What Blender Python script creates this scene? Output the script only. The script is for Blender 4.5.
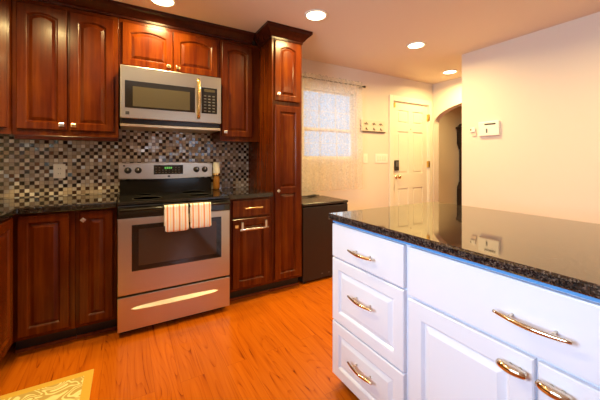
import bpy, bmesh, math, random
from mathutils import Vector, Matrix
random.seed(4)
PI = math.pi
S = bpy.context.scene
COL = S.collection
for o in list(bpy.data.objects): bpy.data.objects.remove(o)

# ------------------------------------------------------------------ camera
cam = bpy.data.cameras.new('camera'); camo = bpy.data.objects.new('camera', cam); COL.objects.link(camo)
camo.location = (0, 0, 1.205); camo.rotation_euler = (math.radians(90), 0, math.radians(-30.2))
cam.sensor_width = 36; cam.lens = 297 / 600 * 36; cam.shift_y = -40.5 / 600; cam.clip_start = .02
S.camera = camo

# ------------------------------------------------------------------ world, light, exposure
W = bpy.data.worlds.new('overcast_sky'); S.world = W; W.use_nodes = True
W.node_tree.nodes['Background'].inputs[0].default_value = (.74, .85, 1.0, 1)
W.node_tree.nodes['Background'].inputs[1].default_value = .95
S.view_settings.view_transform = 'Standard'; S.view_settings.look = 'None'
S.view_settings.exposure = 0.06; S.view_settings.gamma = 1.0
try: S.view_settings.use_curve_mapping = False
except Exception: pass

def area(name, loc, rot, sx, sy, power, color, spread=180):
    L = bpy.data.lights.new(name, 'AREA'); L.shape = 'RECTANGLE'; L.size = sx; L.size_y = sy
    L.energy = power; L.color = color; L.spread = math.radians(spread)
    o = bpy.data.objects.new(name, L); COL.objects.link(o); o.location = loc; o.rotation_euler = rot
    return o
DAY = (.69, .84, 1.0)
WARM = (1.0, .73, .29)
LAMP_W = 22
area('daylight_left_window', (-1.40, .45, 1.58), (0, -PI/2, 0), .95, 1.1, 98, DAY)         # over the sink, shines +X
area('fill_front_window', (1.35, -3.16, 1.52), (PI/2, 0, 0), .85, .9, 10, (.84, .88, 1.0))   # added fill light behind an unseen window, shines +Y
area('daylight_back_window', (2.2, 3.22, 1.64), (-PI/2, 0, 0), .7, .85, 4, DAY)

# ------------------------------------------------------------------ materials
def mat(name, base=(.8, .8, .8), rough=.5, metal=0, coat=0, ior=1.5, emis=None, es=0, coat_rough=.08):
    m = bpy.data.materials.new(name); m.use_nodes = True
    p = m.node_tree.nodes['Principled BSDF']
    p.inputs['Base Color'].default_value = (*base, 1); p.inputs['Roughness'].default_value = rough
    p.inputs['Metallic'].default_value = metal; p.inputs['Coat Weight'].default_value = coat
    p.inputs['Coat Roughness'].default_value = coat_rough; p.inputs['IOR'].default_value = ior
    if emis: p.inputs['Emission Color'].default_value = (*emis, 1); p.inputs['Emission Strength'].default_value = es
    return m
class N:
    def __init__(s, m): s.t = m.node_tree; s.p = s.t.nodes.get('Principled BSDF')
    def n(s, typ, **kw):
        x = s.t.nodes.new('ShaderNode' + typ)
        for k, v in kw.items():
            if k.startswith('i_'): x.inputs[k[2:].replace('_', ' ')].default_value = v
            else: setattr(x, k, v)
        return x
    def l(s, a, b): s.t.links.new(a, b)
    def coords(s, scale=(1, 1, 1), gen='Object', rot=(0, 0, 0), loc=(0, 0, 0)):
        c = s.n('TexCoord'); m = s.n('Mapping'); m.inputs['Scale'].default_value = scale
        m.inputs['Rotation'].default_value = rot; m.inputs['Location'].default_value = loc
        s.l(c.outputs[gen], m.inputs[0]); return m.outputs[0]
    def ramp(s, fac, stops, interp='LINEAR'):
        r = s.n('ValToRGB'); r.color_ramp.interpolation = interp; e = r.color_ramp.elements
        e[0].position, e[0].color = stops[0][0], (*stops[0][1], 1)
        e[1].position, e[1].color = stops[-1][0], (*stops[-1][1], 1)
        for p_, c_ in stops[1:-1]:
            q = e.new(p_); q.color = (*c_, 1)
        s.l(fac, r.inputs[0]); return r.outputs[0]
    def bump(s, h, strength=.2, dist=.002):
        b = s.n('Bump'); b.inputs['Strength'].default_value = strength; b.inputs['Distance'].default_value = dist
        s.l(h, b.inputs['Height']); s.l(b.outputs[0], s.p.inputs['Normal'])

def wood(name, a, b, c, rough=.25, coat=.04, grain=(28, 28, 1.6)):
    m = mat(name, a, rough, coat=coat, coat_rough=.12); n = N(m); n.p.inputs['Specular IOR Level'].default_value = .20
    co = n.coords(grain)
    t = n.n('TexNoise', i_Scale=1.0, i_Detail=5.0, i_Roughness=.6); n.l(co, t.inputs['Vector'])
    co2 = n.coords((3, 3, 1.5)); t2 = n.n('TexNoise', i_Scale=1.3, i_Detail=3.0); n.l(co2, t2.inputs['Vector'])
    mx = n.n('Math', operation='MULTIPLY_ADD'); mx.inputs[1].default_value = .5
    n.l(t.outputs[0], mx.inputs[0])
    m2 = n.n('Math', operation='MULTIPLY'); m2.inputs[1].default_value = .5; n.l(t2.outputs[0], m2.inputs[0]); n.l(m2.outputs[0], mx.inputs[2])
    col = n.ramp(mx.outputs[0], [(.32, a), (.5, b), (.68, c)]); n.l(col, n.p.inputs['Base Color'])
    return m
CHERRY = wood('cherry_wood', (.044, .0048, .0006), (.096, .0150, .0011), (.18, .042, .0020))
CHERRY_D = wood('dark_cherry_wood', (.025, .004, .002), (.045, .008, .003), (.07, .013, .004))
KICK = mat('black_toe_kick', (.012, .008, .007), .45)
SHOE = wood('red_brown_shoe_molding', (.16, .03, .01), (.22, .045, .012), (.28, .06, .015))

def granite(name, ior=2.8, k=1.0, tint=(1, 1, 1)):
    m = mat(name, (.02, .02, .02), .045, ior=ior); n = N(m); n.p.inputs['Specular Tint'].default_value = (*tint, 1)
    v = n.n('TexVoronoi', i_Scale=260.0); n.l(n.coords(), v.inputs['Vector'])
    r1 = n.ramp(v.outputs['Color'], [(0, (.008, .008, .010)), (.40, (.012, .011, .012)), (.52, (.05, .035, .028)), (.66, (.02, .022, .028)), (.8, (.10, .085, .08)), (1, (.03, .03, .04))])
    v2 = n.n('TexNoise', i_Scale=90.0, i_Detail=4.0); n.l(n.coords(), v2.inputs['Vector'])
    r2 = n.ramp(v2.outputs[0], [(.35, (.5*k, .45*k, .42*k)), (.7, (2.3*k, 2.0*k, 1.7*k))])
    mx = n.n('Mix', data_type='RGBA', blend_type='MULTIPLY'); mx.inputs[0].default_value = 1
    n.l(r1, mx.inputs[6]); n.l(r2, mx.inputs[7]); n.l(mx.outputs[2], n.p.inputs['Base Color'])
    return m
GRANITE = granite('speckled_dark_granite', 1.6, .9, (1, .82, .55))
GRANITE.node_tree.nodes['Principled BSDF'].inputs['Coat Weight'].default_value = .35
GRANITE.node_tree.nodes['Principled BSDF'].inputs['Coat IOR'].default_value = 1.55
GRANITE.node_tree.nodes['Principled BSDF'].inputs['Coat Roughness'].default_value = .03
GRANITE.node_tree.nodes['Principled BSDF'].inputs['Coat Tint'].default_value = (1, .86, .64, 1)
GRANITE2 = granite('black_granite', 1.6, .4)
def wallpaint(name, c):
    m = mat(name, c, .75); n = N(m)
    t = n.n('TexNoise', i_Scale=180.0, i_Detail=2.0); n.l(n.coords(), t.inputs['Vector']); n.bump(t.outputs[0], .08, .001)
    return m
WALL = wallpaint('cream_wall_paint', (.77, .67, .57))
CEIL = wallpaint('ceiling_paint', (.78, .66, .53))
TRIM = mat('cream_gloss_trim', (.86, .80, .66), .35)
WHITE = mat('white_cabinet_paint', (.76, .79, .90), .28, coat=.3)  # blue cast of the daylight is put into the white
BLUE = mat('blue_film_tape', (.10, .33, .70), .4)
STEEL = mat('brushed_stainless', (.56, .53, .46), .30, metal=1)
def brushed(m):
    n = N(m); t = n.n('TexNoise', i_Scale=1.0, i_Detail=3.0); n.l(n.coords((2, 2, 400)), t.inputs['Vector'])
    r = n.n('MapRange'); r.inputs[3].default_value = .24; r.inputs[4].default_value = .38
    n.l(t.outputs[0], r.inputs[0]); n.l(r.outputs[0], n.p.inputs['Roughness'])
brushed(STEEL)
BLACKG = mat('black_glass', (.012, .011, .011), .06, ior=1.6)
BLACKP = mat('black_enamel', (.015, .013, .013), .22)
SCREEN = mat('brown_grey_door_mesh', (.075, .062, .045), .18, ior=1.3)
OVENW = mat('oven_window_glass', (.055, .035, .028), .07, ior=1.6)
CHROME = mat('polished_nickel', (.78, .74, .72), .12, metal=1)
GOLD = mat('satin_brass', (.80, .55, .25), .2, metal=1)
NICK = mat('pewter_knob', (.72, .68, .66), .25, metal=1)
PLATE = mat('cream_plastic_plate', (.90, .86, .77), .35)
DARKP = mat('dark_plastic', (.03, .025, .022), .35)
LCD = mat('dark_display', (.07, .06, .04), .2)
GREEN = mat('green_clock_digits', (.1, .5, .1), .5, emis=(.25, .9, .2), es=.35)
LEGEND = mat('grey_panel_print', (.13, .125, .12), .4)
AMBER = mat('amber_glass', (.35, .14, .02), .08)
ANTIQ = mat('antique_black_wood', (.018, .010, .008), .4)
HINGE = mat('brass_hinge', (.75, .48, .12), .3, metal=1)

def floor_mat():
    m = mat('orange_oak_laminate', rough=.26, coat=.25, coat_rough=.15); n = N(m)
    co = n.coords((1, 1, 1), rot=(0, 0, PI/2))
    b = n.n('TexBrick', offset=.37, i_Scale=1.0); b.inputs['Brick Width'].default_value = 1.25; b.inputs['Row Height'].default_value = .125
    b.inputs['Mortar Size'].default_value = .0010; b.inputs['Mortar Smooth'].default_value = .1
    b.inputs['Color1'].default_value = (0, 0, 0, 1); b.inputs['Color2'].default_value = (1, 1, 1, 1); b.inputs['Mortar'].default_value = (.5, .5, .5, 1)
    n.l(co, b.inputs['Vector'])
    # grain, shifted per board
    sh = n.n('VectorMath', operation='MULTIPLY_ADD'); sh.inputs[1].default_value = (7, 7, 7)
    n.l(b.outputs['Color'], sh.inputs[0]); n.l(n.coords((9, 1.1, 1)), sh.inputs[2])
    cn = n.n('TexNoise', i_Scale=.55, i_Detail=1.5, i_Distortion=.3); n.l(sh.outputs[0], cn.inputs['Vector'])
    cm = n.n('Math', operation='MULTIPLY'); cm.inputs[1].default_value = 26; n.l(cn.outputs[0], cm.inputs[0])
    cf = n.n('Math', operation='FRACT'); n.l(cm.outputs[0], cf.inputs[0])
    w = n.n('MapRange'); w.inputs[1].default_value = 0; w.inputs[2].default_value = .35; n.l(cf.outputs[0], w.inputs[0])
    sh2 = n.n('VectorMath', operation='MULTIPLY_ADD'); sh2.inputs[1].default_value = (5, 5, 5)
    n.l(b.outputs['Color'], sh2.inputs[0]); n.l(n.coords((60, 2.0, 1)), sh2.inputs[2])
    t = n.n('TexNoise', i_Scale=1.0, i_Detail=5.0); n.l(sh2.outputs[0], t.inputs['Vector'])
    a = n.n('Math', operation='MULTIPLY_ADD'); a.inputs[1].default_value = .16; n.l(w.outputs[0], a.inputs[0])
    a2 = n.n('Math', operation='MULTIPLY'); a2.inputs[1].default_value = .74; n.l(t.outputs[0], a2.inputs[0]); n.l(a2.outputs[0], a.inputs[2])
    g = n.ramp(a.outputs[0], [(.24, (.16, .024, .001)), (.34, (.38, .075, .002)), (.44, (.47, .105, .003)), (.62, (.52, .125, .004)), (.85, (.58, .150, .006))])
    tone = n.ramp(b.outputs['Color'], [(0, (.94, .92, .9)), (1, (1.04, 1.03, 1.0))])
    mx = n.n('Mix', data_type='RGBA', blend_type='MULTIPLY'); mx.inputs[0].default_value = 1
    n.l(g, mx.inputs[6]); n.l(tone, mx.inputs[7])
    m3 = n.n('Mix', data_type='RGBA'); n.l(b.outputs['Fac'], m3.inputs[0]); n.l(mx.outputs[2], m3.inputs[6]); m3.inputs[7].default_value = (.32, .065, .004, 1)
    n.l(m3.outputs[2], n.p.inputs['Base Color'])
    return m
FLOOR = floor_mat()

def mosaic_mat():
    m = mat('glass_mosaic_tile', rough=.15, ior=1.55); n = N(m); P = .0290
    co = n.coords((1/P, 1, 1/P), loc=(.3, 0, .2))
    sep = n.n('SeparateXYZ'); n.l(co, sep.inputs[0])
    fl, fr = [], []
    for k in (0, 2):
        f = n.n('Math', operation='FLOOR'); n.l(sep.outputs[k], f.inputs[0]); fl.append(f)
        q = n.n('Math', operation='FRACT'); n.l(sep.outputs[k], q.inputs[0])
        s_ = n.n('Math', operation='SUBTRACT'); s_.inputs[1].default_value = .5; n.l(q.outputs[0], s_.inputs[0])
        ab = n.n('Math', operation='ABSOLUTE'); n.l(s_.outputs[0], ab.inputs[0]); fr.append(ab)
    cb = n.n('CombineXYZ'); n.l(fl[0].outputs[0], cb.inputs[0]); n.l(fl[1].outputs[0], cb.inputs[1])
    wn = n.n('TexWhiteNoise', noise_dimensions='3D'); n.l(cb.outputs[0], wn.inputs['Vector'])
    # mix: mostly checker of dark and pale, with random members
    ad = n.n('Math', operation='ADD'); n.l(fl[0].outputs[0], ad.inputs[0]); n.l(fl[1].outputs[0], ad.inputs[1])
    md = n.n('Math', operation='FLOORED_MODULO'); md.inputs[1].default_value = 2; n.l(ad.outputs[0], md.inputs[0])
    pal = n.ramp(wn.outputs['Value'], [(0, (.46, .38, .29)), (.22, (.60, .52, .42)), (.42, (.42, .35, .27)), (.6, (.78, .72, .62)), (.75, (.50, .45, .40)), (.88, (.88, .84, .76)), (.96, (.70, .76, .82))], 'CONSTANT')
    pal2 = n.ramp(wn.outputs['Value'], [(0, (.020, .008, .005)), (.40, (.05, .02, .012)), (.58, (.30, .22, .15)), (.76, (.52, .42, .30)), (.93, (.16, .08, .045))], 'CONSTANT')
    mx = n.n('Mix', data_type='RGBA'); n.l(md.outputs[0], mx.inputs[0]); n.l(pal, mx.inputs[6]); n.l(pal2, mx.inputs[7])
    mm = n.n('Math', operation='MAXIMUM'); n.l(fr[0].outputs[0], mm.inputs[0]); n.l(fr[1].outputs[0], mm.inputs[1])
    gt = n.n('Math', operation='GREATER_THAN'); gt.inputs[1].default_value = .455; n.l(mm.outputs[0], gt.inputs[0])
    m3 = n.n('Mix', data_type='RGBA'); n.l(gt.outputs[0], m3.inputs[0]); n.l(mx.outputs[2], m3.inputs[6]); m3.inputs[7].default_value = (.20, .155, .11, 1)
    n.l(m3.outputs[2], n.p.inputs['Base Color'])
    rr = n.n('Math', operation='MULTIPLY_ADD'); rr.inputs[1].default_value = .6; rr.inputs[2].default_value = .10; n.l(gt.outputs[0], rr.inputs[0]); n.l(rr.outputs[0], n.p.inputs['Roughness'])
    # every tile sits a touch crooked, so each mirrors its own bit of the room
    ge = n.n('NewGeometry'); sb = n.n('VectorMath', operation='SUBTRACT'); sb.inputs[1].default_value = (.5, .5, .5); n.l(wn.outputs['Color'], sb.inputs[0])
    sc = n.n('VectorMath', operation='SCALE'); sc.inputs['Scale'].default_value = .16; n.l(sb.outputs[0], sc.inputs[0])
    av = n.n('VectorMath', operation='ADD'); n.l(ge.outputs['Normal'], av.inputs[0]); n.l(sc.outputs[0], av.inputs[1])
    nv = n.n('VectorMath', operation='NORMALIZE'); n.l(av.outputs[0], nv.inputs[0]); n.l(nv.outputs[0], n.p.inputs['Normal'])
    return m
MOSAIC = mosaic_mat()

def towel_mat():
    m = mat('striped_towel_cloth', rough=.9); n = N(m)
    sep = n.n('SeparateXYZ'); n.l(n.coords((1/.0395, 1, 1)), sep.inputs[0])
    q = n.n('Math', operation='FRACT'); n.l(sep.outputs[0], q.inputs[0])
    r = n.ramp(q.outputs[0], [(0, (.96, .92, .88)), (.30, (.95, .62, .36)), (.42, (.80, .22, .10)), (.54, (.95, .70, .45)), (.62, (.95, .93, .93)), (.93, (.92, .70, .25))], 'CONSTANT')
    n.l(r, n.p.inputs['Base Color'])
    t = n.n('TexNoise', i_Scale=500.0); n.l(n.coords(), t.inputs['Vector']); n.bump(t.outputs[0], .3, .001)
    return m
TOWEL = towel_mat()

def rug_mat():
    m = mat('gold_scroll_rug', rough=.95); n = N(m)
    co = n.coords()
    t = n.n('TexNoise', i_Scale=7.5, i_Detail=.5, i_Distortion=1.2); n.l(co, t.inputs['Vector'])
    k = n.n('Math', operation='MULTIPLY'); k.inputs[1].default_value = 9; n.l(t.outputs[0], k.inputs[0])
    q = n.n('Math', operation='PINGPONG'); q.inputs[1].default_value = .5; n.l(k.outputs[0], q.inputs[0])
    r = n.ramp(q.outputs[0], [(.0, (.80, .72, .38)), (.18, (.78, .68, .30)), (.25, (.50, .34, .09)), (1, (.46, .31, .08))])
    sep = n.n('SeparateXYZ'); n.l(co, sep.inputs[0])
    ms = []
    for k_, half in ((0, .215 - .042), (1, .60 - .042)):
        a = n.n('Math', operation='ABSOLUTE'); n.l(sep.outputs[k_], a.inputs[0])
        g = n.n('Math', operation='GREATER_THAN'); g.inputs[1].default_value = half; n.l(a.outputs[0], g.inputs[0]); ms.append(g)
    mm = n.n('Math', operation='MAXIMUM'); n.l(ms[0].outputs[0], mm.inputs[0]); n.l(ms[1].outputs[0], mm.inputs[1])
    mx = n.n('Mix', data_type='RGBA'); n.l(mm.outputs[0], mx.inputs[0]); n.l(r, mx.inputs[6]); mx.inputs[7].default_value = (.62, .38, .045, 1)
    n.l(mx.outputs[2], n.p.inputs['Base Color'])
    t2 = n.n('TexNoise', i_Scale=400.0); n.l(n.coords(), t2.inputs['Vector']); n.bump(t2.outputs[0], .5, .002)
    return m
RUG = rug_mat()

def sheer_mat():
    m = bpy.data.materials.new('sheer_lace_curtain'); m.use_nodes = True; t = m.node_tree; t.nodes.clear()
    n = N(m); out = t.nodes.new('ShaderNodeOutputMaterial')
    tr = n.n('BsdfTransparent'); di = n.n('BsdfDiffuse'); di.inputs[0].default_value = (.68, .58, .47, 1)
    tl = n.n('BsdfTranslucent'); tl.inputs[0].default_value = (.86, .84, .86, 1)
    a = n.n('MixShader'); a.inputs[0].default_value = .52; n.l(di.outputs[0], a.inputs[1]); n.l(tl.outputs[0], a.inputs[2])
    v = n.n('TexNoise', i_Scale=42.0, i_Detail=4.0, i_Distortion=2.2); n.l(n.coords((1, 1, .7)), v.inputs['Vector'])
    r = n.n('MapRange'); r.inputs[1].default_value = .47; r.inputs[2].default_value = .58; r.inputs[3].default_value = .30; r.inputs[4].default_value = .74
    n.l(v.outputs[0], r.inputs[0])
    mx = n.n('MixShader'); n.l(r.outputs[0], mx.inputs[0]); n.l(tr.outputs[0], mx.inputs[1]); n.l(a.outputs[0], mx.inputs[2])
    n.l(mx.outputs[0], out.inputs[0]); return m
SHEER = sheer_mat()
def pane_mat():
    m = bpy.data.materials.new('window_pane'); m.use_nodes = True; t = m.node_tree; t.nodes.clear(); n = N(m)
    out = t.nodes.new('ShaderNodeOutputMaterial'); tr = n.n('BsdfTransparent'); tr.inputs[0].default_value = (.95, .97, 1, 1)
    gl = n.n('BsdfGlossy'); gl.inputs['Roughness'].default_value = .02; fr = n.n('Fresnel'); fr.inputs[0].default_value = 1.45
    mx = n.n('MixShader'); n.l(fr.outputs[0], mx.inputs[0]); n.l(tr.outputs[0], mx.inputs[1]); n.l(gl.outputs[0], mx.inputs[2]); n.l(mx.outputs[0], out.inputs[0]); return m
PANE = pane_mat()
LENS = mat('lit_lamp_lens', (1, .9, .7), .4, emis=(1.0, .84, .52), es=9)

# ------------------------------------------------------------------ mesh helpers
class MB:
    def __init__(s): s.bm = bmesh.new()
    def box(s, x0, x1, y0, y1, z0, z1, bev=0, seg=2):
        b = bmesh.new(); bmesh.ops.create_cube(b, size=1)
        for v in b.verts: v.co = ((x0+x1)/2 + v.co.x*(x1-x0), (y0+y1)/2 + v.co.y*(y1-y0), (z0+z1)/2 + v.co.z*(z1-z0))
        if bev: bmesh.ops.bevel(b, geom=b.edges[:], offset=bev, segments=seg, affect='EDGES', profile=.5)
        return s.add(b)
    def add(s, b, mtx=None):
        if mtx is not None: bmesh.ops.transform(b, matrix=mtx, verts=b.verts[:])
        me = bpy.data.meshes.new('t'); b.to_mesh(me); b.free(); s.bm.from_mesh(me); bpy.data.meshes.remove(me); return s
    def tube(s, pts, r, seg=10):
        pts = [Vector(p) for p in pts]; rs = r if isinstance(r, (list, tuple)) else [r]*len(pts)
        rings = []; up = Vector((0, 0, 1)); prev = None
        for i, p in enumerate(pts):
            d = (pts[min(i+1, len(pts)-1)] - pts[max(i-1, 0)]).normalized()
            if prev is None:
                a = d.cross(up);
                if a.length < .05: a = d.cross(Vector((1, 0, 0)))
            else: a = prev - d*prev.dot(d)
            a.normalize(); prev = a; b = d.cross(a)
            rings.append([s.bm.verts.new(p + (a*math.cos(2*PI*k/seg) + b*math.sin(2*PI*k/seg))*rs[i]) for k in range(seg)])
        for i in range(len(rings)-1):
            for k in range(seg):
                f = s.bm.faces.new((rings[i][k], rings[i][(k+1) % seg], rings[i+1][(k+1) % seg], rings[i+1][k])); f.smooth = True
        s.bm.faces.new(rings[0][::-1]); s.bm.faces.new(rings[-1]); return s
    def lathe(s, prof, c=(0, 0, 0), axis='z', seg=28, smooth=True):
        # prof: (radius, height) list along axis
        def P(r, h, a):
            x, y = r*math.cos(a), r*math.sin(a)
            if axis == 'z': v = (x, y, h)
            elif axis == 'y': v = (x, h, y)
            else: v = (h, x, y)
            return Vector(v) + Vector(c)
        rings = []
        for r, h in prof:
            rings.append([s.bm.verts.new(P(max(r, 1e-5), h, 2*PI*k/seg)) for k in range(seg)])
        for i in range(len(rings)-1):
            for k in range(seg):
                f = s.bm.faces.new((rings[i][k], rings[i][(k+1) % seg], rings[i+1][(k+1) % seg], rings[i+1][k])); f.smooth = smooth
        s.bm.faces.new(rings[0][::-1]); s.bm.faces.new(rings[-1]); return s
    def prism(s, poly, a, b, axis='y'):
        # poly in the two other axes (order x,z for y; y,z for x; x,y for z)
        def P(p, h):
            return {'y': (p[0], h, p[1]), 'x': (h, p[0], p[1]), 'z': (p[0], p[1], h)}[axis]
        v0 = [s.bm.verts.new(P(p, a)) for p in poly]; v1 = [s.bm.verts.new(P(p, b)) for p in poly]
        n = len(poly)
        s.bm.faces.new(v0); s.bm.faces.new(v1[::-1])
        for i in range(n): s.bm.faces.new((v0[i], v0[(i+1) % n], v1[(i+1) % n], v1[i]))
        return s
    def build(s, name, m, parent=None, loc=(0, 0, 0), rz=0, bevel=0):
        bmesh.ops.recalc_face_normals(s.bm, faces=s.bm.faces[:])
        me = bpy.data.meshes.new(name); s.bm.to_mesh(me); s.bm.free()
        o = bpy.data.objects.new(name, me); COL.objects.link(o); me.materials.append(m)
        if parent: o.parent = parent
        o.location = loc; o.rotation_euler = (0, 0, rz)
        if bevel:
            md = o.modifiers.new('b', 'BEVEL'); md.width = bevel; md.segments = 2; md.limit_method = 'ANGLE'; md.angle_limit = math.radians(40)
        return o

def tag(o, label=None, cat=None, group=None, kind=None):
    for k, v in (('label', label), ('category', cat), ('group', group), ('kind', kind)):
        if v: o[k] = v
    return o
def empty(name, loc=(0, 0, 0), rz=0, **kw):
    o = bpy.data.objects.new(name, None); COL.objects.link(o); o.location = loc; o.rotation_euler = (0, 0, rz); o.empty_display_size = .1
    return tag(o, **kw)
def struct(o): o['kind'] = 'structure'; return o
def copy_tree(o, parent=None):
    c = o.copy(); COL.objects.link(c); c.parent = parent
    for ch in [q for q in bpy.data.objects if q.parent == o]: copy_tree(ch, c)
    return c

# ------------------------------------------------------------------ the room
YW = 3.02; XL = -1.22; ZC = 2.40
struct(MB().box(XL-.12, 7.1, -3.12, 3.82, -.05, 0).build('floor', FLOOR))
struct(MB().box(XL-.12, 7.1, -3.12, 3.82, ZC, ZC+.1).build('ceiling', CEIL))
b = MB()  # back wall with the window and the entry door openings
WX0, WX1, WZ0, WZ1 = 1.80, 2.61, 1.205, 2.085
DX0, DX1, DZ = 3.30, 4.09, 2.05
b.box(XL-.12, WX0, YW, YW+.12, 0, ZC); b.box(WX0, WX1, YW, YW+.12, 0, WZ0); b.box(WX0, WX1, YW, YW+.12, WZ1, ZC)
b.box(WX1, DX0, YW, YW+.12, 0, ZC); b.box(DX0, DX1, YW, YW+.12, DZ, ZC); b.box(DX1, 4.199, YW, YW+.12, 0, ZC)
struct(b.build('wall_back', WALL))
b = MB(); Y0, Y1, Z0, Z1 = -.1, 1.0, 1.10, 2.05
b.box(XL-.12, XL, -3, Y0, 0, ZC); b.box(XL-.12, XL, Y1, YW-.001, 0, ZC); b.box(XL-.12, XL, Y0, Y1, 0, Z0); b.box(XL-.12, XL, Y0, Y1, Z1, ZC)
struct(b.build('wall_left', WALL))
b = MB()
b.box(XL-.12, .9, -3.12, -3, 0, ZC); b.box(1.8, 7.1, -3.12, -3, 0, ZC); b.box(.9, 1.8, -3.12, -3, 2.0, ZC); b.box(.9, 1.8, -3.12, -3, 0, 1.05)
struct(b.build('wall_front', WALL))
struct(MB().box(3.30, 3.42, -3, 2.0, 0, ZC).build('wall_right', WALL))
AC, AR, ASP, AH = 2.30, .70, 1.765, .28
arc = [(AC + AR*math.cos(PI*k/24), ASP + AH*math.sin(PI*k/24)) for k in range(25)]
poly = [(3.72, 0), (3.72, ZC), (-3, ZC), (-3, 0), (AC-AR, 0)] + arc[::-1] + [(AC+AR, 0)]
struct(MB().prism(poly, 4.20, 4.32, 'x').build('wall_arch', WALL))
struct(MB().box(4.2, 7.1, 3.72, 3.82, 0, ZC).build('wall_hall', WALL))
struct(MB().box(7.0, 7.1, -3, 3.72, 0, ZC).build('wall_far', WALL))
# window in the back wall
def window(name, w, h, loc, rz, d=.12):
    root = struct(empty(name, loc, rz))
    f = MB(); t = .018
    f.box(0, t, .02, .10, 0, h); f.box(w-t, w, .02, .10, 0, h); f.box(t, w-t, .02, .10, 0, t); f.box(t, w-t, .02, .10, h-t, h)
    f.build('window_frame', TRIM, root)
    s = MB(); mid = h*.42
    for z0, z1, y in ((t, mid+.02, .04), (mid-.02, h-t, .065)):
        s.box(t, t+.02, y, y+.022, z0, z1); s.box(w-t-.02, w-t, y, y+.022, z0, z1)
        s.box(t+.02, w-t-.02, y, y+.022, z0, z0+.025); s.box(t+.02, w-t-.02, y, y+.022, z1-.025, z1)
        for k in (1, 2):
            x = t + (w-2*t)*k/3; s.box(x-.003, x+.003, y+.004, y+.018, z0+.025, z1-.025)
        zz = (z0+z1)/2; s.box(t+.02, w-t-.02, y+.004, y+.018, zz-.003, zz+.003)
    s.build('sash', TRIM, root)
    MB().box(t+.02, w-t-.02, .086, .089, t, h-t).build('pane', PANE, root)
    return root
window('window_1', WX1-WX0, WZ1-WZ0, (WX0, YW, WZ0), 0)
window('window_2', Y1-Y0, Z1-Z0, (XL, Y0, Z0), PI/2)
window('fill_window_3', .9, .95, (1.8, -3.0, 1.05), PI)  # unseen window, added to let in general fill
# entry door
def entry_door():
    root = struct(empty('door_1', (DX0, YW, 0)))
    w = DX1-DX0
    c = MB(); cw = .075
    c.box(-cw, 0, -.018, 0, 0, DZ+cw); c.box(w, w+cw, -.018, 0, 0, DZ+cw); c.box(0, w, -.018, 0, DZ, DZ+cw)
    c.box(0, .012, 0, .118, 0, DZ); c.box(w-.012, w, 0, .118, 0, DZ); c.box(.012, w-.012, 0, .118, DZ-.012, DZ)
    c.build('door_casing', TRIM, root, bevel=.004)
    s = MB(); x0, x1 = .014, w-.014; yb = .05; yf = .012
    s.box(x0, x1, yf+.012, yb, .01, DZ-.014)
    st = .105; mid = (x0+x1)/2
    rows = [(.24, .78), (1.00, 1.62), (1.74, 1.93)]
    s.box(x0, x0+st, yf, yf+.012, .01, DZ-.014); s.box(x1-st, x1, yf, yf+.012, .01, DZ-.014); s.box(mid-.05, mid+.05, yf, yf+.012, .01, DZ-.014)
    zs = [.01] + [z for r in rows for z in r] + [DZ-.014]
    for k in range(0, len(zs), 2):
        for xa, xb in ((x0+st, mid-.05), (mid+.05, x1-st)): s.box(xa, xb, yf, yf+.012, zs[k], zs[k+1])
    for za, zb in rows:
        for xa, xb in ((x0+st, mid-.05), (mid+.05, x1-st)): s.box(xa+.022, xb-.022, yf+.003, yf+.014, za+.022, zb-.022, .006)
    slab = s.build('door_slab', TRIM, root)
    MB().box(.038, .122, -.012, .012, 1.045, 1.195, .008).build('keypad_lock', DARKP, root)
    MB().box(.052, .108, -.0155, -.012, 1.10, 1.175, .001).build('keypad_face', LEGEND, root)
    MB().lathe([(.028, .012), (.028, .004), (.012, 0), (.012, -.03), (.028, -.042), (.03, -.058), (.018, -.068), (.001, -.069)], (.08, 0, .955), 'y').build('door_knob', GOLD, root)
    for z in (.25, 1.08, 1.81):
        MB().box(w-.022, w+.012, -.022, .012, z, z+.10, .002).build('hinge', HINGE, root)
    MB().box(.03, .055, -.004, .012, 1.96, 2.03, .002).build('contact_sensor', HINGE, root)
    MB().lathe([(.008, .012), (.008, .006), (.001, .005)], (mid, 0, 1.66), 'y', 12).build('peephole', GOLD, root)
entry_door()
struct(MB().box(1.44, DX0-.076, YW-.014, YW, 0, .09, .003).build('baseboard_back', TRIM))
struct(MB().box(3.286, 3.30, -2.98, 1.99, 0, .09, .003).build('baseboard_right', TRIM))

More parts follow.
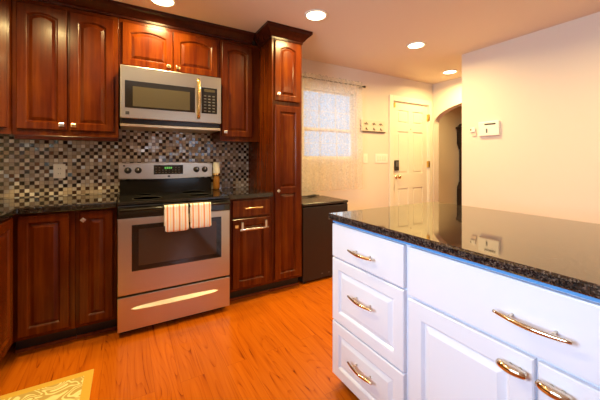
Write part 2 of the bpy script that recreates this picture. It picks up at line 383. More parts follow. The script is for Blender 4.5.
# ------------------------------------------------------------------ cabinet parts (local: x to the right, -y to the viewer, z up)
def panel_front(w, h, fr=.058, arch=0, th=.02, panels=None, plain=False, edge=.004):
    """slab with one or more sunk-and-raised fields; front at y=-th"""
    B = MB(); bm = B.bm
    if plain: return B.box(0, w, -th, 0, 0, h, edge)
    NA = 14
    cells = panels or [(0, h)]
    def ring(x0, x1, z0, z1, ar, y):
        pts = [(x0, z0), (x1, z0)]
        for k in range(NA+1):
            t = k/NA; x = x1 + (x0-x1)*t
            pts.append((x, z1 - ar + ar*4*t*(1-t) if ar else z1))
        return [bm.verts.new((px, y, pz)) for px, pz in pts]
    def bridge(a, b):
        n = len(a)
        for i in range(n): bm.faces.new((a[i], a[(i+1) % n], b[(i+1) % n], b[i]))
    for ci, (za, zb) in enumerate(cells):
        fb = fr if ci == 0 else fr*.5; ft = fr if ci == len(cells)-1 else fr*.5
        o0 = ring(0, w, za, zb, 0, 0); o1 = ring(0, w, za, zb, 0, -th+.004)
        o2 = ring(.004, w-.004, za+(.004 if ci == 0 else 0), zb-(.004 if ci == len(cells)-1 else 0), 0, -th)
        p0 = ring(fr, w-fr, za+fb, zb-ft, arch, -th)
        p1 = ring(fr+.005, w-fr-.005, za+fb+.005, zb-ft-.005, arch, -th+.004)
        p2 = ring(fr+.010, w-fr-.010, za+fb+.010, zb-ft-.010, arch, -th+.011)
        r_ = min(.020, (w-2*fr)*.2)
        p3 = ring(fr+.014, w-fr-.014, za+fb+.014, zb-ft-.014, arch, -th+.011)
        p4 = ring(fr+.014+r_, w-fr-.014-r_, za+fb+.014+r_, zb-ft-.014-r_, arch, -th+.002)
        for a, c in ((o0, o1), (o1, o2), (o2, p0), (p0, p1), (p1, p2), (p2, p3), (p3, p4)): bridge(a, c)
        bm.faces.new(p4); bm.faces.new(o0[::-1])
    return B
def knob(parent, x, z, y=-.02, m=NICK, s=.018):
    B = MB(); B.lathe([(.009, 0), (.006, -.004), (.006, -.014)], (0, 0, 0), 'y', 12)
    B.prism([(-s, 0), (0, -s), (s, 0), (0, s)], -.014, -.020, 'y'); B.prism([(-s*.6, -.0), (0, -s*.6), (s*.6, 0), (0, s*.6)], -.020, -.026, 'y')
    return B.build('knob', m, parent, (x, y, z), bevel=.0015)
def square_knob(parent, x, z, y=-.02, m=NICK, s=.0165):
    B = MB(); B.lathe([(.009, 0), (.006, -.004), (.006, -.014)], (0, 0, 0), 'y', 12)
    B.box(-s, s, -.026, -.014, -s*.85, s*.85, .004); return B.build('knob', m, parent, (x, y, z))
def face_cabinet(name, x, y, w, d, z0, z1, openings, label, m=CHERRY, rz=0, kick=None, stiles=None, body_top=None, loc=None):
    """body with face frame; openings is a list of dicts for doors and drawers"""
    root = empty(name, loc or (x, y, 0), rz, label=label, cat='cabinet')
    b = MB(); b.box(.0005, w-.0005, .001, d, z0, z1, .001); b.build('cabinet_body', m, root)
    if kick: MB().box(.001, w-.001, .07, .085, 0.0, z0-.0005).build('toe_kick', KICK, root); MB().box(.001, w-.001, .055, .07, 0, .02, .004).build('shoe_molding', SHOE, root)
    for o in openings:
        nm = o.get('n', 'door')
        P = panel_front(o['w'], o['h'], fr=o.get('fr', .055), arch=o.get('arch', 0), panels=o.get('panels'), plain=o.get('plain', False))
        po = P.build(nm, m, root, (o['x'], 0, o['z']))
        if o.get('knob'): (square_knob if o.get('sq') else knob)(po, o['knob'][0], o['knob'][1], m=o.get('km', NICK))
        o['obj'] = po
    return root

FY = 2.42    # face frames of the base run
# base cabinets left of the range
face_cabinet('base_cabinet', -.60, FY, .305, .59, .10, .874, [dict(x=.027, z=.125, w=.25, h=.737, fr=.045)], 'dark cherry base cabinet with one plain panel door, in the corner left of the range', kick=1)
face_cabinet('base_cabinet', -.294, FY, .232, .59, .10, .874, [dict(x=.024, z=.125, w=.187, h=.737, fr=.045, knob=(.022, .685))], 'narrow dark cherry base cabinet with a knobbed door, directly left of the range', kick=1)
# left run (faces the aisle)
LX = -.60
face_cabinet('base_cabinet', 0, 0, .56, .60, .10, .874, [dict(x=.02, z=.125, w=.50, h=.737, fr=.055, knob=(.03, .685))], 'dark cherry base cabinet at the left edge of the picture, facing the aisle', rz=PI/2, loc=(LX, 1.84, 0), kick=1)
face_cabinet('base_cabinet', 0, 0, .90, .60, .10, .874, [dict(x=.02, z=.125, w=.42, h=.737, fr=.055, knob=(.38, .685)), dict(x=.46, z=.125, w=.42, h=.737, fr=.055, knob=(.04, .685))], 'double-door dark cherry base cabinet under the left window, outside the picture', rz=PI/2, loc=(LX, .93, 0), kick=1)
# right of the range: drawer over door with a towel bar
c = [dict(n='drawer', x=.026, z=.722, w=.335, h=.140, plain=True), dict(n='door', x=.026, z=.125, w=.335, h=.58, fr=.055)]
rc = face_cabinet('base_cabinet', .727, FY, .39, .59, .10, .874, c, 'dark cherry base cabinet with a drawer and towel bar, right of the range', kick=1)
MB().tube([(.10+.16*k/10, -.043 - .003*math.sin(PI*k/10), .07 + .004*math.sin(PI*k/10)) for k in range(11)], [.004+.0035*abs(math.sin(k*1.7)) for k in range(11)], 8).tube([(.12, -.02, .07), (.12, -.045, .07)], .004).tube([(.24, -.02, .07), (.24, -.045, .07)], .004).build('drawer_pull', GOLD, c[0]['obj'])
bb = MB().tube([(.045, -.075, .50), (.30, -.075, .50)], .010, 14).box(.055, .073, -.084, -.068, .50, .565, .001).box(.265, .283, -.084, -.068, .50, .565, .001)
bb.box(.055, .073, -.084, -.02, .559, .566, .001).box(.265, .283, -.084, -.02, .559, .566, .001)
bb.build('towel_bar', NICK, c[1]['obj']); square_knob(c[1]['obj'], .028, .525, m=GOLD)
# pantry
PXL, PW = 1.118, .31
pc = [dict(x=.024, z=1.735, w=.262, h=.545, fr=.05, arch=.024, knob=(.024, .055), sq=1), dict(x=.024, z=.125, w=.262, h=1.565, fr=.05, panels=[(0, .80), (.80, 1.565)], knob=(.026, .80))]
pan = face_cabinet('pantry_cabinet', PXL, FY, PW, .595, .10, 2.30, pc, 'tall cherry pantry cabinet reaching the ceiling, between the base run and the black fridge', kick=1)
# wall cabinets
UY = 2.71
def upper(x, w, z0, z1, ds, label, y=UY, rz=0, name='wall_cabinet', d=.305):
    r = face_cabinet(name, x, y, w, d, z0, z1, ds, label, rz=rz)
    return r
upper(-.672, .614, 1.375, 2.31, [dict(x=.025, z=1.415-0, w=.272, h=.862, fr=.05, arch=.024, knob=(.245, .035), sq=1, km=NICK), dict(x=.312, z=1.415, w=.273, h=.862, fr=.05, arch=.024, knob=(.026, .035), sq=1, km=GOLD)], 'cherry wall cabinet with two tall arched doors above the mosaic, left of the microwave')
upper(-.055, .785, 1.925, 2.31, [dict(x=.022, z=1.945, w=.365, h=.335, fr=.05, arch=.025, knob=(.33, .03), sq=1, km=GOLD), dict(x=.394, z=1.945, w=.365, h=.335, fr=.05, arch=.025, knob=(.03, .03), sq=1, km=GOLD)], 'short cherry wall cabinet with two arched doors above the microwave')
upper(.733, .383, 1.375, 2.31, [dict(x=.014, z=1.415, w=.290, h=.862, fr=.05, arch=.024, knob=(.028, .04), sq=1)], 'cherry wall cabinet with one arched door, between microwave and pantry')
# diagonal corner wall cabinet
dg = empty('corner_cabinet', (-.674, UY, 0), label='cherry diagonal corner wall cabinet at the upper left edge of the picture', cat='cabinet')
MB().prism([(0, .001), (-.24, -.24), (-.544, -.24), (-.544, .299), (0, .299)], 1.375, 2.31, 'z').build('cabinet_body', CHERRY, dg)
dd = panel_front(.27, .862, fr=.05, arch=.04).build('door', CHERRY, dg, (-.24+.025, -.24+.022, 1.415), PI/4)
# crown mouldings
def crown(path, name, parent=None, z0=2.30, z1=2.40, p=.075, rx=0):
    prof = [(0, 0), (.006, 0), (.008, .018), (.018, .024), (.030, .040), (.050, .062), (.066, .074), (.070, .084), (p, .086), (p, z1-z0-.0005), (0, z1-z0-.0005)]
    B = MB(); n = len(path); rings = []
    for i, pt in enumerate(path):
        pt = Vector(pt); ds = []
        if i > 0: ds.append((pt-Vector(path[i-1])).normalized())
        if i < n-1: ds.append((Vector(path[i+1])-pt).normalized())
        ns = [Vector((d.y, -d.x)) for d in ds]
        m_ = ns[0] if len(ns) == 1 else (ns[0]+ns[1])/(1+ns[0].dot(ns[1]))
        rings.append([B.bm.verts.new((pt.x+m_.x*a, pt.y+m_.y*a, z0+b_)) for a, b_ in prof])
    for i in range(n-1):
        for k in range(len(prof)):
            k2 = (k+1) % len(prof); B.bm.faces.new((rings[i][k], rings[i][k2], rings[i+1][k2], rings[i+1][k]))
    B.bm.faces.new(rings[0]); B.bm.faces.new(rings[-1][::-1]); return B.build(name, CHERRY_D, parent)
tag(crown([(-.914, 2.47), (-.672, UY-.0015), (1.041, UY-.0015)], 'crown_molding', z0=2.311), 'dark cherry crown molding running along the top of the wall cabinets to the ceiling', 'molding')
pm = crown([(PXL, UY-.002), (PXL, FY-.001), (PXL+PW, FY-.001), (PXL+PW, 3.012)], 'crown_molding', z0=2.29)
pm.parent = pan; pm.location = (-PXL, -FY, 0)
# light rail under the wall cabinets
tag(MB().box(-.66, -.062, UY-.0, UY+.02, 1.345, 1.3745, .003).build('light_rail', CHERRY_D), 'thin dark wood rail under the two-door wall cabinet left of the microwave', 'molding')

# counters
def slab(poly, z0, z1, name, label, bev=.006):
    o = MB().prism(poly, z0, z1, 'z').build(name, GRANITE2, bevel=bev); return tag(o, label, 'countertop')
slab([(-1.215, 3.010), (-.0615, 3.010), (-.0615, 2.385), (-.572, 2.385), (-.572, -.02), (-1.215, -.02)], .8745, .915, 'countertop', 'polished dark granite L-shaped countertop left of the range under the mosaic')
slab([(.722, 3.010), (1.116, 3.010), (1.116, 2.385), (.722, 2.385)], .8745, .915, 'countertop', 'short dark granite countertop between the range and the pantry')
# mosaic
tag(MB().box(-1.21, 1.116, 3.011, 3.0195, .9155, 1.50).build('mosaic_backsplash', MOSAIC), 'brown, beige and grey glass mosaic backsplash behind the range', 'backsplash')

# ------------------------------------------------------------------ range
def build_range():
    X0, Wd = -.060, .770; r = empty('electric_range', (X0, 2.33, 0), label='stainless steel freestanding electric range with black glass cooktop and striped towels on its handle', cat='range')
    b = MB(); b.box(.004, Wd-.004, .045, .64, .035, .893); b.box(.02, Wd-.02, .07, .6, 0.0, .036); b.build('oven_body', BLACKP, r)
    b = MB(); b.box(0, Wd, -.004, .66, .894, .917, .006, 3); ct = b.build('cooktop', BLACKG, r)
    RG = mat('grey_burner_ring', (.10, .09, .085), .12)
    for x, y, q in ((.19, .17, .10), (.57, .17, .085), (.19, .42, .075), (.57, .42, .10)):
        b = MB(); b.lathe([(q-.003, .9171), (q-.003, .9176), (q, .9176), (q, .9171)], (x, y, 0), 'z', 40)
        # open ring
        o = b.build('burner_ring', RG, ct)
    # backguard
    yb = .60
    b = MB(); b.prism([(yb-.005, .917), (yb, 1.03), (.66, 1.03), (.66, .917)], .004, Wd-.004, 'x'); b.build('backguard', mat('gloss_black_guard', (.008, .007, .006), .10, ior=1.25), r)
    N_ = 14; top = [(Wd*k/N_, 1.172+.008*math.sin(PI*k/N_)) for k in range(N_+1)]
    bot = [(Wd*k/N_, 1.040-.010*math.sin(PI*k/N_)) for k in range(N_+1)]
    b = MB(); b.prism(bot + top[::-1], yb-.022, .66, 'y'); cp = b.build('control_panel', STEEL, r, bevel=.004)
    b = MB(); b.box(.262, .505, yb-.026, yb-.0225, 1.073, 1.155, .003); dp = b.build('display', BLACKG, cp)
    g = MB()
    for k in range(4): g.box(.350+k*.016, .361+k*.016, yb-.0272, yb-.0262, 1.122, 1.138)
    g.build('clock_digits', GREEN, dp)
    g = MB()
    for i in range(8):
        for j in range(3):
            if 2 <= i <= 4 and j == 2: continue
            g.box(.276+i*.027, .286+i*.027, yb-.0272, yb-.0262, 1.085+j*.022, 1.091+j*.022)
    g.build('button_print', LEGEND, dp)
    for x in (.066, .142, .624, .700):
        b = MB(); b.lathe([(.027, -.002), (.027, -.008), (.022, -.010), (.020, -.026), (.001, -.027)], (x, yb-.022, 1.112), 'y', 24)
        kb = b.build('knob', DARKP, cp); MB().box(x-.003, x+.003, yb-.0535, yb-.049, 1.112, 1.130, .001).build('pointer', NICK, kb)
    MB().box(.375, .395, yb-.0245, yb-.022, 1.047, 1.063, .001).build('maker_badge', DARKP, cp)
    MB().box(.030, .045, yb-.0245, yb-.022, 1.146, 1.158, .001).build('maker_sticker', DARKP, cp)
    # door
    b = MB(); b.box(.003, Wd-.003, -.002, .044, .284, .803, .005); dr = b.build('oven_door', STEEL, r)
    MB().box(.003, Wd-.003, -.004, .044, .8035, .890, .005).build('door_top_band', BLACKG, dr)
    MB().box(.087, .700, -.006, -.002, .440, .757, .002).build('window_frame', BLACKG, dr)
    MB().box(.128, .660, -.0072, -.006, .475, .727, .0005).build('oven_window', OVENW, dr)
    b = MB(); b.tube([(.015, -.052, .868), (Wd-.015, -.052, .868)], .0115, 16)
    for x in (.03, Wd-.03): b.box(x-.013, x+.013, -.052, -.003, .858, .878, .003)
    b.build('door_handle', BLACKP, dr)
    b = MB(); b.box(.003, Wd-.003, -.002, .044, .040, .272, .005); dw = b.build('storage_drawer', STEEL, r)
    n = 20; x0, x1 = .083, .675
    up = [(x0+(x1-x0)*k/n, .186+.014*max(0, math.sin(PI*k/n))**.33) for k in range(n+1)]; lo = [(x0+(x1-x0)*k/n, .186-.016*max(0, math.sin(PI*k/n))**.33) for k in range(n+1)]
    b = MB()
    vs = []
    for k in range(n+1):
        s_ = max(0, math.sin(PI*k/n))**.33
        vs.append([b.bm.verts.new((up[k][0], -.002, .186+.016*s_)), b.bm.verts.new((up[k][0], -.003-.024*s_, .186-.006*s_)), b.bm.verts.new((up[k][0], -.002-.018*s_, .186-.014*s_)), b.bm.verts.new((up[k][0], -.002, .186-.016*s_))])
    for k in range(n):
        for j in range(4): f = b.bm.faces.new((vs[k][j], vs[k][(j+1) % 4], vs[k+1][(j+1) % 4], vs[k+1][j]))
    b.build('drawer_grip', mat('lit_grip_metal', (.72, .68, .58), .5, metal=.6), dw)  # ceiling light caught by the steel lip is put into this brighter colour
    for x in (.05, Wd-.05):
        for y in (.09, .58): pass
    return r
build_range()
def towel(x0, w, zf, zb, label, seed):
    rnd = random.Random(seed); B = MB(); nx = 18; prof = []
    yb, zc, rr = 2.278, .868, .0145
    for k in range(12): prof.append((yb - rr - .003 - .004*math.sin(k*.35), zf + (zc-zf)*k/12))
    for k in range(9):
        a = PI - PI*k/8; prof.append((yb + rr*math.cos(a), zc + rr*math.sin(a)))
    for k in range(1, 9): prof.append((yb + rr + .0, zc - (zc-zb)*k/8))
    rows = []
    for i in range(nx+1):
        t = i/nx; row = []
        for j, (y, z) in enumerate(prof):
            hang = max(0, (zc - z)/(zc-zf)); wv = .004*math.sin(t*9+seed)*hang
            if j < 12:
                zz = z
                if j == 0: zz += .010*max(0, (abs(t-.5)-.42)/.08)
                row.append(B.bm.verts.new((w*t + .004*hang*math.sin(seed+j*.2), y - abs(wv) - .004*hang, zz)))
            else: row.append(B.bm.verts.new((w*t, y, z)))
        rows.append(row)
    for i in range(nx):
        for j in range(len(prof)-1):
            f = B.bm.faces.new((rows[i][j], rows[i+1][j], rows[i+1][j+1], rows[i][j+1])); f.smooth = True
    o = B.build('dish_towel', TOWEL, None, (x0, 0, 0)); md = o.modifiers.new('s', 'SOLIDIFY'); md.thickness = .003; md.offset = 0
    o['group'] = 'striped dish towels over the oven handle'
    return tag(o, label, 'towel')
towel(.225, .156, .698, .735, 'white towel with orange stripes on the oven handle, the left one of two', 1)
towel(.396, .148, .705, .745, 'white towel with orange stripes on the oven handle, the right one of two', 3)

# ------------------------------------------------------------------ microwave
def build_microwave():
    Wd = .76; r = empty('microwave_oven', (-.045, 2.632, 1.46), label='stainless steel over-the-range microwave with black door window, under the short cabinet', cat='microwave')
    MB().box(.002, Wd-.002, .022, .375, .022, .462, .003).build('microwave_body', BLACKP, r)
    MB().box(.0, Wd, .0, .36, .0, .020, .002).build('bottom_vent_strip', mat('yellow_lit_steel_strip', (.80, .66, .42), .3, metal=1), r)  # stainless lip; the yellow light on it is put into the colour
    fr = MB().box(0, Wd, -.022, .021, .060, .462, .004).build('front_frame', STEEL, r)
    MB().box(.010, Wd-.010, .004, .021, .024, .059, .001).build('vent_grille', BLACKP, r)
    d = MB().box(.030, .540, -.0245, -.0222, .140, .348, .001).build('door_window', BLACKG, fr)
    MB().box(.082, .498, -.0255, -.0245, .154, .307, .0005).build('window_mesh', SCREEN, d)
    cp = MB().box(.592, .725, -.0245, -.0222, .140, .362, .001).build('keypad_panel', BLACKG, fr)
    g = MB()
    for i in range(3):
        for j in range(6): g.box(.612+i*.036, .632+i*.036, -.0256, -.0246, .155+j*.026, .165+j*.026)
    g.build('button_print', LEGEND, cp)
    MB().box(.612, .705, -.0256, -.0246, .325, .348).build('clock_window', LCD, cp)
    MB().box(.034, .060, -.0245, -.022, .088, .112, .001).build('maker_badge', DARKP, fr)
    MB().box(.0365, .0395, -.0252, -.0245, .091, .109).box(.045, .056, -.0252, -.0245, .097, .101).build('badge_mark', LEGEND, fr)
    n = 12; B = MB(); vs = []
    for k in range(n+1):
        t = k/n; z = .092+.335*t; y = -.030 - .030*math.sin(PI*t); h = .011
        vs.append([B.bm.verts.new((.556, y, z)), B.bm.verts.new((.562, y-.006, z)), B.bm.verts.new((.574, y-.006, z)), B.bm.verts.new((.580, y, z)), B.bm.verts.new((.574, y+.008, z)), B.bm.verts.new((.562, y+.008, z))])
    for k in range(n):
        for j in range(6): f = B.bm.faces.new((vs[k][j], vs[k][(j+1) % 6], vs[k+1][(j+1) % 6], vs[k+1][j])); f.smooth = True
    B.bm.faces.new(vs[0]); B.bm.faces.new(vs[-1][::-1])
    for z in (.097, .422): B.box(.561, .575, -.034, -.021, z-.008, z+.008)
    B.build('door_handle', GOLD, fr)  # gold reflection on the steel handle is given as its colour
build_microwave()

# ------------------------------------------------------------------ white island (faces -X)
IX = .975
def island():
    # drawer bank, sink-style cabinet; local x runs toward the camera (-Y)
    L = lambda y: 1.305 - y
    def root(name, y0, label): return empty(name, (IX, y0, 0), -PI/2, label=label, cat='cabinet')
    a = root('island_drawer_cabinet', 1.300, 'white painted drawer cabinet with three drawers at the far end of the island')
    MB().box(0, .490, .001, .60, .055, .866, .001).build('cabinet_body', WHITE, a)
    MB().box(.002, .488, .07, .58, 0, .054).build('toe_kick', KICK, a)
    def pull(par, x, z, ln=.165, y=-.02, m=None):
        B = MB(); n = 16; pts = []; rs = []
        for k in range(n+1):
            t = k/n; pts.append((x-ln/2+ln*t, y-.026-.009*math.sin(PI*t), z-.003*math.sin(PI*t))); rs.append(.0045+.0032*math.sin(PI*t))
        B.tube(pts, rs, 10)
        for q in (-.28, .28): B.tube([(x+q*ln, y+.001, z), (x+q*ln, y-.032, z)], .004, 8)
        return B.build('drawer_pull', m or PULL, par)
    PULL = mat('polished_pull_gold_reflection', (.82, .66, .48), .13, metal=1)  # gold reflection on the pulls is mixed into the base colour
    for z0, z1, pl in ((.688, .862, True), (.350, .680, False), (.060, .342, False)):
        o = panel_front(.478, z1-z0, fr=.052, plain=pl).build('drawer', WHITE, a, (.004, 0, z0))
        pull(o, .245, {.688: .075, .350: .190, .060: .158}[z0])
    b = root('island_cabinet', .809, 'white two-door cabinet with a wide drawer front, nearest part of the island')
    MB().box(0, .87, .001, .60, .055, .866, .001).build('cabinet_body', WHITE, b)
    MB().box(.002, .868, .07, .58, 0, .054).build('toe_kick', KICK, b)
    o = panel_front(.846, .189, plain=True).build('drawer', WHITE, b, (.012, 0, .673)); pull(o, .418, .088, .18)
    for x in (.012, .439):
        o = panel_front(.419, .600, fr=.060).build('door', WHITE, b, (x, 0, .060))
        kx = .375 if x < .1 else .044
        B = MB(); B.tube([(kx-.036+.072*k/8, -.040-.006*math.sin(PI*k/8), .556) for k in range(9)], [.010, .012, .013, .0135, .0135, .013, .012, .011, .009], 12)
        B.tube([(kx-.012, -.02, .556), (kx-.012, -.04, .556)], .005, 8); B.tube([(kx+.012, -.02, .556), (kx+.012, -.04, .556)], .005, 8); B.build('door_pull', PULL, o)
    c_ = root('island_cabinet', -.063, 'white cabinet closing the near end of the island, outside the picture')
    MB().box(0, .60, .001, .60, .055, .866, .001).build('cabinet_body', WHITE, c_)
    MB().box(.002, .598, .07, .58, 0, .054).build('toe_kick', KICK, c_)
    panel_front(.576, .78, fr=.060).build('door', WHITE, c_, (.012, 0, .060))
    tag(MB().box(.962, 1.575, -.66, 1.300, .8665, .8808, .0015).build('blue_film_strip', BLUE), 'bright blue strip running under the edge of the island countertop', 'strip')
    tag(MB().prism([(.938, 1.314), (1.84, 1.314), (1.84, -.70), (.938, -.70)], .8812, .915, 'z').build('countertop', GRANITE, bevel=.007), 'polished speckled dark granite countertop on the white island', 'countertop')
    tag(MB().box(1.577, 1.60, -.66, 1.298, 0, .866, .002).build('island_back_panel', WHITE), 'white back panel of the island, facing the far wall', 'panel')
island()

# ------------------------------------------------------------------ mini fridge
def fridge():
    r = empty('mini_fridge', (1.456, 2.45, 0), label='black compact refrigerator between the pantry and the island, below the window', cat='refrigerator')
    MB().box(.002, .552, .055, .47, .012, .752, .004).build('fridge_body', mat('textured_black_case', (.02, .014, .011), .5), r)
    MB().box(.0, .554, .0, .051, .022, .742, .008, 3).build('fridge_door', mat('dark_brown_black_door', (.016, .008, .006), .36), r)
    MB().box(-.002, .556, -.004, .475, .753, .778, .006, 3).build('fridge_top', mat('black_laminate_top', (.030, .020, .014), .24), r)
    MB().box(.50, .545, .002, .05, .742, .7525, .002).build('hinge', DARKP, r)
    for x in (.04, .51): MB().lathe([(.015, 0), (.015, .022)], (x, .035, 0), 'z', 12).build('foot', DARKP, r)
    MB().box(.215, .235, -.0015, 0, .066, .074).build('door_mark', LEGEND, r)
    MB().box(.300, .315, -.0015, 0, .064, .072).build('door_mark', LEGEND, r)
fridge()
tag(MB().tube([(1.47+.026*k, 2.868+.018*math.sin(k*.9)+(.0012*k if k > 9 else 0), .787+(.006*math.sin(k*.9))**2) for k in range(19)] , [.006+(.005 if 11 < k < 17 else 0) for k in range(19)], 8).build('power_cord', DARKP, loc=(0, 0, .0025)), 'thin black cord lying along the back of the compact refrigerator top', 'cord')

# ------------------------------------------------------------------ curtain
def curtain():
    rod = MB().tube([(1.50, 2.955, 2.163), (2.685, 2.955, 2.163)], .008, 12).lathe([(.008, 0), (.014, .006), (.014, .03), (.004, .036)], (2.685, 2.955, 2.163), 'x', 14)
    for x in (1.66, 2.665): rod.box(x-.005, x+.005, 2.955, 3.0195, 2.150, 2.160)
    tag(rod.build('curtain_rod', DARKP), 'slim dark metal curtain rod above the window', 'curtain rod')
    B = MB(); x0, x1 = 1.47, 2.64; nx = 150; zs = [2.205, 2.185, 2.172, 2.150, 2.10, 1.9, 1.6, 1.3, 1.0, .83]
    rows = []
    for i in range(nx+1):
        t = i/nx; x = x0+(x1-x0)*t; row = []
        for j, z in enumerate(zs):
            amp = .012 if j > 3 else .006
            y = 2.926 + amp*math.sin(x*62) + .005*math.sin(x*23+z) - (.004 if j > 3 else .002)
            zz = z + (.012*math.sin(x*95)*math.sin(x*31) if j == 0 else 0)
            row.append(B.bm.verts.new((x, y, zz)))
        rows.append(row)
    for i in range(nx):
        for j in range(len(zs)-1):
            f = B.bm.faces.new((rows[i][j], rows[i+1][j], rows[i+1][j+1], rows[i][j+1])); f.smooth = True
    tag(B.build('sheer_curtain', SHEER), 'sheer white lace curtain hanging over the window and down behind the black fridge', 'curtain')
curtain()

# ------------------------------------------------------------------ small wall things
def plate(name, x, z, w, h, label, kind='outlet', loc=None, rz=0, cat='outlet'):
    r = empty(name, loc or (x, YW-.001, z), rz, label=label, cat=cat)
    MB().box(-w/2, w/2, -.006, 0, -h/2, h/2, .002).build('cover_plate', PLATE, r)
    if kind == 'outlet':
        for zc in (.02, -.02):
            s = MB().box(-.016, .016, -.0075, -.0058, zc-.014, zc+.014, .001).build('socket', PLATE, r)
            MB().box(-.008, -.005, -.0085, -.0074, zc-.004, zc+.006).box(.005, .008, -.0085, -.0074, zc-.004, zc+.006).build('slot', DARKP, s)
    else:
        for k in range(kind):
            xx = (k-(kind-1)/2)*.046; MB().box(xx-.015, xx+.015, -.009, -.0058, -.032, .032, .002).build('switch_rocker', TRIM, r)
    return r
plate('wall_outlet', -.466, 1.112, .076, .112, 'cream double outlet set in the mosaic backsplash left of the range', loc=(-.466, 3.0105, 1.112))
plate('light_switch', 2.775, 1.22, .075, .125, 'single cream light switch plate on the wall below the hook rack', 1, cat='switch')
plate('light_switch', 3.075, 1.22, .24, .125, 'wide cream four-rocker switch plate beside the entry door', 4, cat='switch')
r = empty('hook_rack', (2.69, YW-.001, 1.59), label='small tan wall rack with three dark hooks and scroll ornaments, beside the entry door', cat='hook rack')
MB().box(0, .44, -.005, 0, .0, .150, .001).build('backboard', mat('tan_painted_board', (.74, .63, .49), .6), r)
MB().box(-.010, .444, -.020, 0, -.012, .0).box(-.012, 0, -.016, 0, 0, .15).build('shadow_edge', mat('dark_shadow_line', (.16, .09, .04), .4, metal=.6), r)  # dark strips stand for shadow lines left of and below the board
BR = mat('dark_bronze', (.06, .035, .02), .4, metal=.5)
for x in (.095, .235, .365):
    MB().tube([(x, -.006, .040), (x, -.020, .030), (x, -.030, .010), (x, -.036, .020)], .0035, 8).box(x-.006, x+.006, -.009, -.005, .02, .048).build('hook', BR, r)
    MB().tube([(x-.030+.006*k, -.010, .098+.010*math.sin(k*1.1)) for k in range(11)], .003, 6).lathe([(.006, -.014), (.006, -.006)], (x, 0, .112), 'y', 10).build('scroll_ornament', BR, r)
# alarm keypad + thermostat on the right wall (facing -X)
r = empty('alarm_keypad', (3.299, 1.80, 1.455), -PI/2, label='cream alarm keypad box with a dark display slit on the right wall', cat='alarm panel')
MB().box(0, .205, -.032, 0, 0, .150, .006).build('keypad_case', PLATE, r)
MB().box(.065, .175, -.0345, -.031, .112, .128, .001).build('display', LCD, r)
MB().box(.080, .096, -.034, -.031, .03, .075, .002).build('button', LEGEND, r)
r = empty('thermostat', (3.299, 1.895, 1.46), -PI/2, label='small cream thermostat left of the alarm keypad on the right wall', cat='thermostat')
MB().box(0, .055, -.024, 0, .045, .095, .006).build('thermostat_case', PLATE, r)
MB().box(.006, .018, -.0255, -.023, .062, .085, .001).build('dial', LCD, r)
MB().box(.018, .062, -.010, 0, 0, .045, .003).build('base_plate', mat('pink_beige_plastic', (.78, .62, .50), .4), r)
# bottle on the short counter
r = empty('glass_bottle', (.749, 2.90, .9155), label='amber glass bottle with a white cap standing right of the range on the counter', cat='bottle')
MB().lathe([(.026, 0), (.031, .008), (.031, .10), (.026, .125), (.022, .135)], (0, 0, 0), 'z').build('bottle_body', AMBER, r)
MB().lathe([(.036, .135), (.037, .140), (.037, .152), (.034, .156)], (0, 0, 0), 'z').build('collar', GOLD, r)
MB().lathe([(.031, .156), (.033, .16), (.033, .255), (.028, .262), (.001, .263)], (0, 0, 0), 'z').build('cap', PLATE, r)
# rug
tag(MB().box(-.215, .215, -.60, .60, 0, .009, .003).build('kitchen_rug', RUG, loc=(-.378, 1.462, .0005)), 'gold runner rug with pale scroll pattern on the wood floor at the left', 'rug')
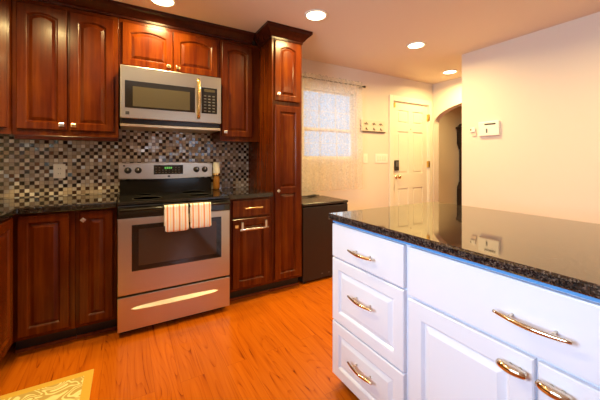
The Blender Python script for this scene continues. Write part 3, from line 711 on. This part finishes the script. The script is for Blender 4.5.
# tall clock in the hall beyond the arch
r = empty('longcase_clock', (5.93, 3.40, 0), label='tall black wooden case standing in the hall beyond the arch', cat='clock')
MB().box(0, .46, 0, .30, 0, .62, .01).box(-.02, .48, -.02, .31, 0, .10, .008).build('base', ANTIQ, r)
MB().box(.07, .39, .03, .29, .62, 1.55, .006).prism([(0, .62), (.07, .74), (.39, .74), (.46, .62)], .02, .30, 'y').prism([(.07, 1.42), (0, 1.56), (.46, 1.56), (.39, 1.42)], .02, .30, 'y').build('trunk', ANTIQ, r)
MB().box(0, .46, 0, .30, 1.56, 1.84, .008).box(-.03, .49, -.03, .31, 1.84, 1.88, .008).prism([(0, 1.88), (.10, 1.95), (.36, 1.95), (.46, 1.88)], .02, .30, 'y').build('hood', ANTIQ, r)
MB().lathe([(.13, -.004), (.13, 0)], (.23, 0, 1.70), 'y', 32).build('clock_face', PLATE, r)

# ------------------------------------------------------------------ recessed lamps
def lamp(x, y, label, power=LAMP_W, first=None):
    if first is None:
        r = empty('recessed_light', (x, y, ZC))
        b = MB(); b.lathe([(.098, -.0005), (.098, -.004), (.088, -.010), (.078, -.006), (.078, -.0005)], (0, 0, 0), 'z', 40); b.build('trim_ring', TRIM, r)
        MB().lathe([(.077, -.0065), (.060, -.0105), (.001, -.0125)], (0, 0, 0), 'z', 40).build('lamp_lens', LENS, r)
        L = bpy.data.lights.new('lamp_light', 'AREA'); L.shape = 'DISK'; L.size = .15; L.energy = power; L.color = WARM; L.spread = math.radians(165)
        lo = bpy.data.objects.new('lamp_light', L); COL.objects.link(lo); lo.parent = r; lo.location = (0, 0, -.016)
    else:
        r = copy_tree(first); r.location = (x, y, ZC)
    return tag(r, label, 'ceiling light', group='recessed ceiling lights')
L1 = lamp(.229, 2.44, 'round recessed ceiling light directly in front of the crown molding above the range')
lamp(1.35, 2.056, 'round recessed ceiling light just right of the tall pantry', first=L1)
lamp(2.606, 2.07, 'round recessed ceiling light in the middle of the ceiling, before the window wall', first=L1)
lamp(3.797, 2.47, 'round recessed ceiling light farthest away, near the entry door and arch', first=L1)
lamp(2.30, .3, 'round recessed ceiling light above the far side of the island, outside the picture', first=L1)

lamp(4.95, 2.75, 'added unseen ceiling light brightening the hall beyond the arch, hidden by its wall', first=L1)  # lamp not seen, added to brighten the hall
lamp(-.56, 1.85, 'round recessed ceiling light above the left counter corner, just outside the picture', first=L1)
